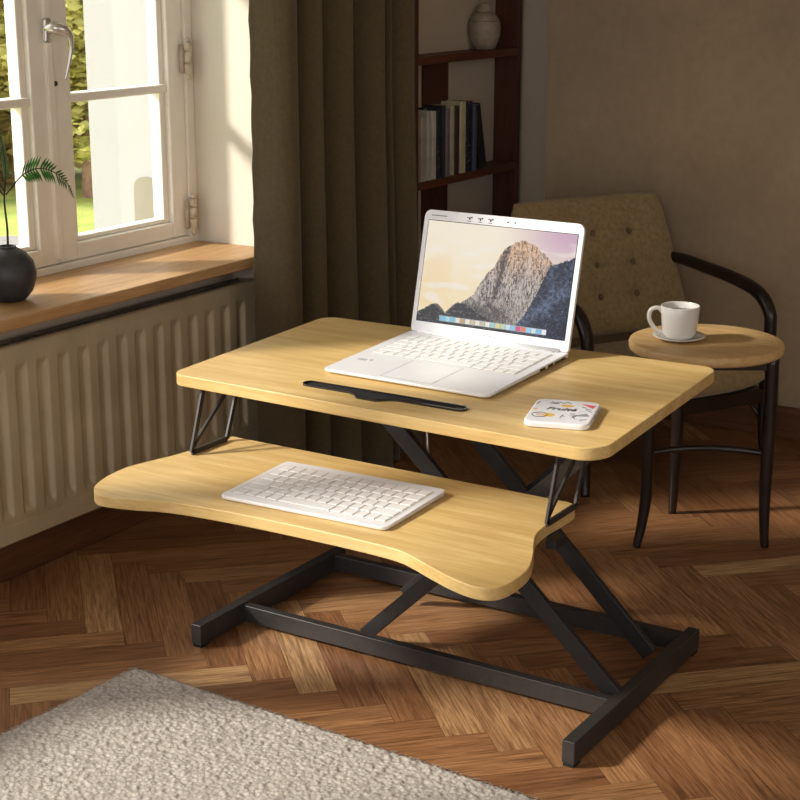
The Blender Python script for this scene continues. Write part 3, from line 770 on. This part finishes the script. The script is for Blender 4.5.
# picture on the screen: a generic rocky peak at dawn
def lerp(a, b, t_): return tuple(x+(y-x)*t_ for x, y in zip(a, b))
def sst(a, b, x): t_ = min(1, max(0, (x-a)/(b-a))); return t_*t_*(3-2*t_)
def poly(pts, u):
    for (a, b), (c, d) in zip(pts, pts[1:]):
        if u <= c: return b+(d-b)*((u-a)/(c-a))
    return pts[-1][1]
sky_ = [(0, .08), (.05, .13), (.10, .19), (.14, .17), (.19, .11), (.24, .2), (.30, .23), (.36, .30), (.40, .42), (.44, .53), (.48, .60), (.52, .74), (.56, .82), (.61, .87), (.66, .90), (.72, .87), (.78, .81), (.84, .74), (.9, .66), (1, .55)]
blue_ = [(.58, -.08), (.66, .04), (.72, .18), (.78, .38), (.82, .56), (.85, .68), (.90, .71), (.95, .74), (1, .78)]
darkl = [(0, .08), (.05, .13), (.10, .18), (.14, .15), (.2, .09), (.25, .20), (.31, .22), (.36, .19), (.42, .14), (.5, .09), (.6, .05), (.7, 0)]
def pic(u, v):
    n = lambda s, a=1, b=1, o=0: noise.noise(Vector((u*s*a*1.6, v*s*b, o)))
    c = lerp((.98, .80, .50), (1.0, .90, .72), sst(.1, .9, v)); c = lerp(c, (.98, .72, .38), .5*sst(.1, .5, n(3, 1, 2.2, 5)+.2)*sst(.95, .5, v)*sst(.5, .1, u))
    c = lerp(c, (.66, .42, .58), sst(.45, .95, u)*sst(.45, 1, v)*.95); c = lerp(c, (1, .93, .85), .6*sst(.1, .5, n(4, 1, 3, 9)))
    h = poly(sky_, u)+n(26, 1, .1)*.018
    if v < h:
        st = .7*n(38, 1.7, .5, 2)+.75*n(95, 1.5, .7, 4)+.25*n(9, 1, 1, 3)
        rock = lerp((.045, .035, .04), (.66, .56, .50), sst(-.40, .42, st+.05))
        warm = sst(.42, .85, v)
        rock = lerp(rock, (rock[0]*1.35+.12, rock[1]*1.0+.05, rock[2]*.72), warm*.8)
        # darker cleft and forest at the foot
        cl = abs(u-(.53+.1*(v-.5)))
        if v > .3: rock = lerp((.07, .05, .05), rock, sst(.0, .035, cl+.02*n(40)))
        foot = sst(.34, .18, v + .10*n(14))
        rock = lerp(rock, lerp((.012, .013, .018), (.20, .18, .18), sst(0, .6, n(70))), foot*sst(.75, .5, u)*.8)
        c = rock
        # pale face on the right of the peak
        if u > .6: c = lerp(c, (.72, .66, .60), .35*sst(.6, .7, u)*sst(-.1, .4, n(18, 1, .7, 3)))
    if v < poly(darkl, u)+n(50)*.012:
        c = lerp((.004, .005, .008), (.17, .16, .17), sst(.12, .6, n(55, 1, 1, 8)))
    if u > .5 and v < poly(blue_, u)+n(45)*.02:
        sh = .5*n(30, 1, 1, 6)+.8*n(90, 1.4, .9, 3)+.35*n(9, 1, .6, 2)-.3*sst(.0, .12, abs(v-(u-.62)*1.3)*1)+.12
        c = lerp((.008, .013, .035), (.15, .20, .33), sst(-.35, .7, sh))
    return c
NU, NV = 400, 250
verts = []; cols = []; faces = []
for j in range(NV+1):
    for i in range(NU+1):
        u_, v_ = i/NU, j/NV
        p = LidM @ Vector((S0+(S1-S0)*v_, SW-2*SW*u_, .0035)); verts.append(p); cols.append(pic(u_, v_))
for j in range(NV):
    for i in range(NU):
        a = j*(NU+1)+i; faces.append((a, a+1, a+NU+2, a+NU+1))
me = bpy.data.meshes.new('screen'); me.from_pydata(verts, [], faces)
ca_ = me.color_attributes.new('picture', 'FLOAT_COLOR', 'POINT')
for k, c in enumerate(cols): ca_.data[k].color = (c[0], c[1], c[2], 1)
t = NT('lit_screen'); at = t.n('ShaderNodeAttribute', attribute_name='picture'); t.set(Roughness=.25); t.col((.004, .004, .004, 1))
t.l(at.outputs['Color'], t.b.inputs['Emission Color']); t.b.inputs['Emission Strength'].default_value = .8; M['screen'] = t.m
me.materials.append(t.m); so = bpy.data.objects.new('screen', me); link(so, lid)
def emit(name, c, s=.8):
    t = NT(name); t.col((0, 0, 0, 1)); t.b.inputs['Emission Color'].default_value = c; t.b.inputs['Emission Strength'].default_value = s; return t.m
dockc = [rgb(120, 200, 230), rgb(170, 220, 235), rgb(120, 200, 230), rgb(236, 226, 206), rgb(190, 160, 120), rgb(240, 232, 214), rgb(206, 190, 160), rgb(238, 230, 216), rgb(200, 190, 170), rgb(240, 236, 226), rgb(150, 210, 200),
         rgb(226, 214, 150), rgb(190, 214, 170), rgb(200, 230, 240), rgb(140, 200, 230), rgb(214, 70, 130), rgb(236, 120, 90), rgb(150, 210, 240), rgb(210, 230, 240), rgb(120, 190, 230), rgb(236, 240, 244)]
dm = [emit('dock_icon_%d' % i, c, .85) for i, c in enumerate(dockc)]
bm = BM(); n_ = len(dockc)
box(bm, S0+.004, S0+.0145, -.118, .108, .0036, .0037, LidM, n_)
for i in range(n_):
    y = .104 - i*.0107; box(bm, S0+.005, S0+.0135, y-.0092, y, .0037, .0039, LidM, i)
obj('dock_bar', bm, dm+[emit('dock_strip', rgb(190, 196, 206), .6)], lid)
bm = BM()
for y in (-.012, -.027): lathe(bm, [(.0017, .0031), (.0015, .0036)], 14, LidM @ Matrix.Translation((.221, y, 0)))
obj('camera_dots', bm, M['screen_black'], lid)
rnd = random.Random(11); bm = BM()
for k in range(9):
    y = .152-.0038*k; box(bm, .2200, .2220, y-.0024, y, .003, .0032, LidM)
for cy in (.075, .052, .03):
    for q in range(3):
        y = cy-.004*q; box(bm, .2215-.003*(q == 1), .2235+.001*(q == 2), y-.003, y, .003, .0032, LidM)
    box(bm, .2155, .2165, cy-.009, cy-.001, .003, .0032, LidM)
obj('bezel_print', bm, M['ink'], lid)
bm = BM()
for k in range(9):
    y = .020-.0042*k; h_ = .0022 if k % 3 else .0034; box(bm, .0075, .0075+h_, y-.0026, y, .003, .0032, LidM)
obj('lid_logo', bm, M['ink_grey'], lid)
bm = BM(); lathe(bm, [(.0012, .0), (.001, .0006)], 10, Matrix.Translation((.135, -.142, .0125))); lathe(bm, [(.0012, .0), (.001, .0006)], 10, Matrix.Translation((.135, .118, .0125))); obj('status_lights', bm, M['ink'], base)

# ------------------------------------------------------------------ keyboard
K = thing('keyboard', 'slim white wireless keyboard on the lower desk tray', 'keyboard', (2.030, 1.392, .3562), .04)
kw, kd = .1565, .100
bm = BM(); o_ = rounded([(-kd, -kw), (kd, -kw), (kd, kw), (-kd, kw)], .012, 6)
zk = lambda x: .0070+.003*(x+kd)/(2*kd)
r0 = [bm.verts.new((p[0]*.985, p[1]*.99, .0006)) for p in o_]; r1 = [bm.verts.new((p[0], p[1], .003)) for p in o_]; r2 = [bm.verts.new((p[0], p[1], zk(p[0]))) for p in o_]
bm.faces.new(r0[::-1]); bm.faces.new(r2); n_ = len(o_)
for A, B in ((r0, r1), (r1, r2)):
    for i in range(n_): bm.faces.new((A[i], A[(i+1) % n_], B[(i+1) % n_], B[i]))
kb = obj('case', bm, M['white_plastic'], K, bevel=.0012, angle=40)
Mk = Matrix(((1, 0, 0, 0), (0, 1, 0, 0), (.003/(2*kd), 0, 1, .0085), (0, 0, 0, 1)))
bm = BM(); prism(bm, rounded([(-.082, -.146), (.080, -.146), (.080, .146), (-.082, .146)], .005), -.001, .0003, Mk); obj('key_well', bm, plain('keyboard_well', rgb(210, 204, 197), .6, 0, .02), kb)
rowsK = [[1]*13, [1]*13+[1.5], [1.4]+[1]*12+[1.1], [1.8]+[1]*11+[1.7], [2.2]+[1]*10+[2.2], [1.2, 1, 1.1, 1.1, 5, 1.1, 1.1, 1, 1, 1]]
keyboard_keys(kb, -.080, .078, -.144, .144, lambda x: zk(x)+.0003, rowsK, .0026, .0014)
bm = BM()
for x in (-.08, .08): box(bm, x-.012, x+.012, -.14, .14, 0, .0012)
obj('rubber_feet', bm, M['rubber'], kb)

# ------------------------------------------------------------------ printed power bank
px_, py_ = 2.209, 1.071
Pb = thing('power_bank', 'white rounded slab with small printed doodles at the right of the desk surface', 'power bank', (px_, py_, ZC+TILT*(px_-2.28)+.0002), rot=(0, -math.atan(TILT), .27))
bm = BM(); pd, pw = .062, .0525; prism(bm, rounded([(-pd, -pw), (pd, -pw), (pd, pw), (-pd, pw)], .016, 8), 0, .0105); body = obj('body', bm, M['white_plastic'], Pb, bevel=.003, seg=3, angle=50)
ZP = .0106
def flat(name, pts, mat):
    bm = BM(); prism(bm, pts, ZP-.0003, ZP+.0001); return obj(name, bm, mat, body)
def circ(cx, cy, r, n=20, s=1): return [(cx+r*math.cos(2*PI*k/n), cy+r*s*math.sin(2*PI*k/n)) for k in range(n)]
flat('pink_triangle', [(.040, -.047), (.046, -.022), (.024, -.044)], M['ink_pink'])
flat('dark_triangle', [(-.018, -.046), (-.004, -.040), (-.022, -.014)][::-1], M['ink_grey'])
flat('yellow_spot', circ(-.024, .018, .0095), M['ink_yellow'])
flat('yellow_fleck', circ(.030, -.002, .007, 14, 1.5), M['ink_yellow']); flat('yellow_fleck', circ(.002, .045, .004, 12), M['ink_yellow'])
def stroke(name, P, r, mat):
    bm = BM(); tube(bm, [(a, b, ZP) for a, b in P], r, 6); return obj(name, bm, mat, body)
stroke('ring_doodle', circ(-.026, .032, .012, 24)+[(-.014, .032)], .0006, M['ink']); stroke('ring_doodle', circ(-.026, .032, .0045, 14)+[(-.0215, .032)], .0005, M['ink_pink'])
for P in ([(.046, .026), (.040, .02), (.047, .014), (.042, .006), (.048, .0), (.043, -.006)], [(.038, .028), (.037, .012)], [(-.034, -.002), (-.020, -.004), (-.028, -.008)], [(-.03, -.02), (-.018, -.026)], [(-.036, -.026), (-.022, -.02)],
          [(.012, -.036), (.006, -.046)], [(.018, -.034), (.017, -.044)], [(-.012, -.014), (-.010, -.022)], [(.044, .045), (.030, .048)], [(-.040, -.034), (-.034, -.044)], [(.03, -.026), (.024, -.034)]):
    stroke('doodle', P, .0006, M['ink'])
fc = bpy.data.curves.new('lettering', 'FONT'); fc.body = 'Fruité'; fc.size = .020; fc.align_x = 'CENTER'; fc.align_y = 'CENTER'; fc.extrude = .0002; fc.shear = .25; fc.offset = .0004
fc.materials.append(M['ink']); tmp = bpy.data.objects.new('lettering_curve', fc); COL.objects.link(tmp)
me = bpy.data.meshes.new_from_object(tmp.evaluated_get(bpy.context.evaluated_depsgraph_get())); me.name = 'lettering'
bpy.data.objects.remove(tmp); fo_ = bpy.data.objects.new('lettering', me); link(fo_, body); fo_.location = (.010, .004, ZP); fo_.rotation_euler = (0, 0, -PI/2)
bm = BM(); box(bm, -.01, .008, -pw-.0002, -pw+.001, .004, .008); box(bm, .02, .03, -pw-.0002, -pw+.001, .004, .008); obj('ports', bm, M['ink_grey'], body)

# ------------------------------------------------------------------ side table
TC = Vector((3.091, 1.172, 0))
T_ = thing('side_table', 'small round oak topped side table on three black sabre legs', 'table', TC)
bm = BM(); lathe(bm, [(.10, .411), (.154, .4115), (.1585, .414), (.160, .418), (.160, .428), (.1585, .4315), (.155, .433), (.10, .433)], 72); 
obj('table_top', bm, M['table_wood'], T_, smooth=True)
feet_ = [Vector((2.957, 1.253, 0)), Vector((3.102, 1.023, 0)), Vector((3.199, 1.272, 0))]
tops = []
for i, f_ in enumerate(feet_):
    d_ = (f_-TC); r_ = d_.length; d_.normalize()
    ins = (.020, .006, .004)[i]
    if i == 2: P = [d_*r_, d_*(r_-ins)+Vector((0, 0, .08)), d_*(r_-ins-.004)+Vector((0, 0, .25)), d_*(r_-ins-.008)+Vector((0, 0, .411))]
    else: P = [d_*r_, d_*(r_-ins*.55)+Vector((0, 0, .045)), d_*(r_-ins)+Vector((0, 0, .11)), d_*(r_-ins)+Vector((0, 0, .2)), d_*(r_-ins)+Vector((0, 0, .30)), d_*(r_-ins-.002)+Vector((0, 0, .411))]
    bm = BM(); tube(bm, smooth_path(P), [.0085, .0105, .0125, .0140, .0145, .0145], 14); obj('leg', bm, M['bentwood'], T_, smooth=True)
    tops.append(d_*(r_-ins)+Vector((0, 0, .205)))
p, q = tops[0], tops[1]; mid = (p+q)/2*.30; mid.z = .215
P = [p*(1-t_)**2+mid*2*t_*(1-t_)+q*t_*t_ for t_ in [k/14 for k in range(15)]]
bm = BM(); tube(bm, P, .0075, 10); obj('stretcher', bm, M['bentwood'], T_, smooth=True)
bm = BM()
for a_, b_ in ((0, 1), (1, 2), (2, 0)):
    bar(bm, Vector((tops[a_].x, tops[a_].y, .398)), Vector((tops[b_].x, tops[b_].y, .398)), .012, .024)
obj('leg_frame', bm, M['bentwood'], T_)

# cup and saucer
CC = (3.064, 1.222, .433)
S_ = thing('saucer', 'small white saucer under the coffee cup on the round side table', 'saucer', CC)
bm = BM(); lathe(bm, [(.022, 0), (.030, .001), (.046, .006), (.0545, .0095), (.054, .011), (.044, .0085), (.028, .004), (.001, .0035)], 48); obj('plate', bm, M['ceramic'], S_, smooth=True)
Cp = thing('coffee_cup', 'white ceramic cup with a rounded handle on its saucer', 'cup', (CC[0], CC[1], CC[2]+.0042))
bm = BM(); lathe(bm, [(.022, 0), (.0295, .002), (.035, .011), (.0375, .03), (.039, .05), (.0405, .068), (.0395, .0695), (.038, .068), (.0365, .05), (.035, .03), (.031, .012), (.001, .008)], 48, None, True, False); obj('cup_body', bm, M['ceramic'], Cp, smooth=True)
bm = BM(); lathe(bm, [(.0005, .056), (.0368, .056)], 40, None, False, False); obj('coffee', bm, M['coffee'], Cp)
hd_ = Vector((-.50, .86, 0)).normalized(); 
hp = [hd_*.037+Vector((0, 0, .056)), hd_*.046+Vector((0, 0, .064)), hd_*.060+Vector((0, 0, .060)), hd_*.064+Vector((0, 0, .044)), hd_*.056+Vector((0, 0, .026)), hd_*.042+Vector((0, 0, .014)), hd_*.034+Vector((0, 0, .012))]
bm = BM(); tube(bm, smooth_path(hp), .0045, 12); obj('cup_handle', bm, M['ceramic'], Cp, smooth=True)

# ------------------------------------------------------------------ armchair
A_ = thing('armchair', 'mustard tweed armchair with buttoned back and dark bentwood arms', 'armchair', (3.520, 1.508, 0), math.radians(-30.7))
def cushion(w0, w1, h, th, nu=40, nv=40, btn=(), crown=.012):
    """cushion in local plane: x across (-w..w), y up the face 0..h, z thickness; front face +z"""
    bm = BM()
    def pt(u, v, s):
        # superellipse rounded rectangle mapping
        hw_ = (w0+(w1-w0)*v)/2
        x = (2*u-1); y = (2*v-1)
        ex_ = (1-abs(x)**6)**.5 * (1-abs(y)**6)**.5 if abs(x) < 1 and abs(y) < 1 else 0
        rx = x*(1-.045*abs(y)**6); ry = y*(1-.03*abs(x)**6)
        X = rx*hw_; Y = (ry+1)/2*h
        Z = s*(th/2)*(ex_**.8) + s*crown*(1-x*x)*(1-y*y)
        if s > 0:
            for bx_, by_ in btn:
                d2 = ((X-bx_)**2+(Y-by_)**2); Z -= .013*math.exp(-d2/(.014**2)) + .006*math.exp(-d2/(.035**2))
        return (X, Y, Z)
    F = {}
    for s in (1, -1):
        for i in range(nu+1):
            for j in range(nv+1):
                edge = i in (0, nu) or j in (0, nv)
                if edge and s == -1: F[(i, j, s)] = F[(i, j, 1)]; continue
                u_ = .5-.5*math.cos(PI*i/nu)*1; v_ = .5-.5*math.cos(PI*j/nv)
                u_ = .5*u_+.5*i/nu; v_ = .5*v_+.5*j/nv
                F[(i, j, s)] = bm.verts.new(pt(u_, v_, s))
    for s in (1, -1):
        for i in range(nu):
            for j in range(nv):
                q = [F[(i, j, s)], F[(i+1, j, s)], F[(i+1, j+1, s)], F[(i, j+1, s)]]
                bm.faces.new(q if s > 0 else q[::-1])
    return bm
def xf(bm, M_):
    for v in bm.verts: v.co = M_ @ v.co
    return bm
btns = [(x, y) for y in (.095, .175, .255) for x in (-.12, -.01, .10)]
lean = math.radians(17)
# local cushion: x->chair x, y-> up/back, z-> front (-y chair)
up = Vector((0, math.sin(lean), math.cos(lean))); fr_ = Vector((0, -math.cos(lean), math.sin(lean)))
Bk = Matrix(((1, up.x, fr_.x, .005), (0, up.y, fr_.y, .152), (0, up.z, fr_.z, .286), (0, 0, 0, 1)))
bc_ = obj('back_cushion', xf(cushion(.535, .445, .352, .055, 60, 60, btns), Bk), M['tweed'], A_, smooth=True)
for x, y in btns:
    bm = BM(); lathe(bm, [(.0085, 0), (.008, .003), (.004, .0055), (.0005, .006)], 16, Bk @ Matrix.Translation((x, y, .022))); obj('button', bm, M['tweed_dark'], bc_, smooth=True)
Se = Matrix(((1, 0, 0, 0), (0, 1, 0, -.195), (0, 0, 1, .229), (0, 0, 0, 1)))
obj('seat_cushion', xf(cushion(.515, .48, .37, .08, 40, 40), Se), M['tweed'], A_, smooth=True)
for s in (-1, 1):
    P = [(s*.268, -.185, 0), (s*.262, -.172, .06), (s*.262, -.165, .2), (s*.264, -.17, .34), (s*.264, -.160, .385), (s*.262, -.118, .422), (s*.260, -.03, .440), (s*.256, .08, .450), (s*.248, .16, .458), (s*.222, .212, .462)]
    bm = BM(); tube(bm, smooth_path(P), [.010, .0135, .015, .0155, .0165, .0165, .0155, .0145, .013], 14); obj('arm', bm, M['bentwood'], A_, smooth=True)
    P = [(s*.225, .235, 0), (s*.222, .20, .12), (s*.225, .185, .25), (s*.215, .215, .42), (s*.195, .262, .57)]
    bm = BM(); tube(bm, smooth_path(P), [.010, .013, .014, .013, .010], 14); obj('rear_leg', bm, M['bentwood'], A_, smooth=True)
    bm = BM(); tube(bm, smooth_path([(s*.255, -.16, .12), (s*.235, -.12, .165), (s*.22, -.06, .19)]), .0055, 10); obj('brace', bm, M['bentwood'], A_, smooth=True)
bm = BM(); box(bm, -.25, .25, -.178, -.156, .158, .193); box(bm, -.235, .235, .165, .187, .158, .193)
for s in (-1, 1): bar(bm, (s*.25, -.165, .176), (s*.236, .175, .176), .02, .034)
obj('seat_frame', bm, M['bentwood'], A_, bevel=.003)
bm = BM(); box(bm, -.235, .235, .245, .262, .54, .58); box(bm, -.235, .235, .20, .215, .33, .36); obj('back_rail', bm, M['bentwood'], A_, bevel=.003)

# ------------------------------------------------------------------ light
w = bpy.data.worlds.new('World'); sc.world = w; w.use_nodes = True; nt = w.node_tree; nt.nodes.clear()
bg = nt.nodes.new('ShaderNodeBackground'); wo = nt.nodes.new('ShaderNodeOutputWorld'); nt.links.new(bg.outputs[0], wo.inputs[0])
bg.inputs[0].default_value = (.96, .97, 1.0, 1); bg.inputs[1].default_value = 3.1
sun = bpy.data.lights.new('sun', 'SUN'); sun.energy = 5.4; sun.angle = math.radians(6); sun.color = (1.0, .95, .86)
so_ = bpy.data.objects.new('sun', sun); link(so_)
el = math.radians(31); dv = Vector((math.cos(el)*.64, -math.cos(el)*.768, -math.sin(el)))
so_.rotation_euler = dv.to_track_quat('-Z', 'Y').to_euler(); so_.location = (0, 6, 5)
def portal(name, loc, sx, sy, direction):
    l_ = bpy.data.lights.new(name, 'AREA'); l_.shape = 'RECTANGLE'; l_.size = sx; l_.size_y = sy; l_.cycles.is_portal = True
    o = bpy.data.objects.new(name, l_); link(o); o.location = loc; o.rotation_euler = Vector(direction).to_track_quat('-Z', 'Z').to_euler()
portal('window_portal', (2.424, 2.46, 1.1), .96, 1.12, (0, -1, 0))
portal('window_portal', (1.2475, 2.46, 1.22), 1.37, 1.52, (0, -1, 0))
portal('window_portal', (.8, -2.14, 1.45), 1.6, 1.1, (0, 1, 0))  # guides sky light through the added fill opening in wall_near
portal('window_portal', (-1.64, -.1, 1.3), 2.8, 1.6, (1, 0, 0))  # same for the fill opening added in wall_front

# ------------------------------------------------------------------ camera
f_px = 1595.6; pitch = math.radians(15.4547); yaw = math.radians(31.9166)
fw = Vector((math.cos(yaw)*math.cos(pitch), math.sin(yaw)*math.cos(pitch), -math.sin(pitch)))
rt = Vector((math.sin(yaw), -math.cos(yaw), 0)); upv = rt.cross(fw)
cam = bpy.data.cameras.new('camera'); co = bpy.data.objects.new('camera', cam); link(co)
co.matrix_world = Matrix(((rt.x, upv.x, -fw.x, 0), (rt.y, upv.y, -fw.y, 0), (rt.z, upv.z, -fw.z, 1.2), (0, 0, 0, 1)))
cam.sensor_width = 36; cam.lens = f_px*36/800; cam.clip_start = .05
cam.dof.use_dof = True; cam.dof.focus_distance = 2.6; cam.dof.aperture_fstop = 36
sc.camera = co
sc.view_settings.view_transform = 'Standard'; sc.view_settings.look = 'None'; sc.view_settings.gamma = 1; sc.view_settings.exposure = 0
sc.view_settings.use_curve_mapping = False
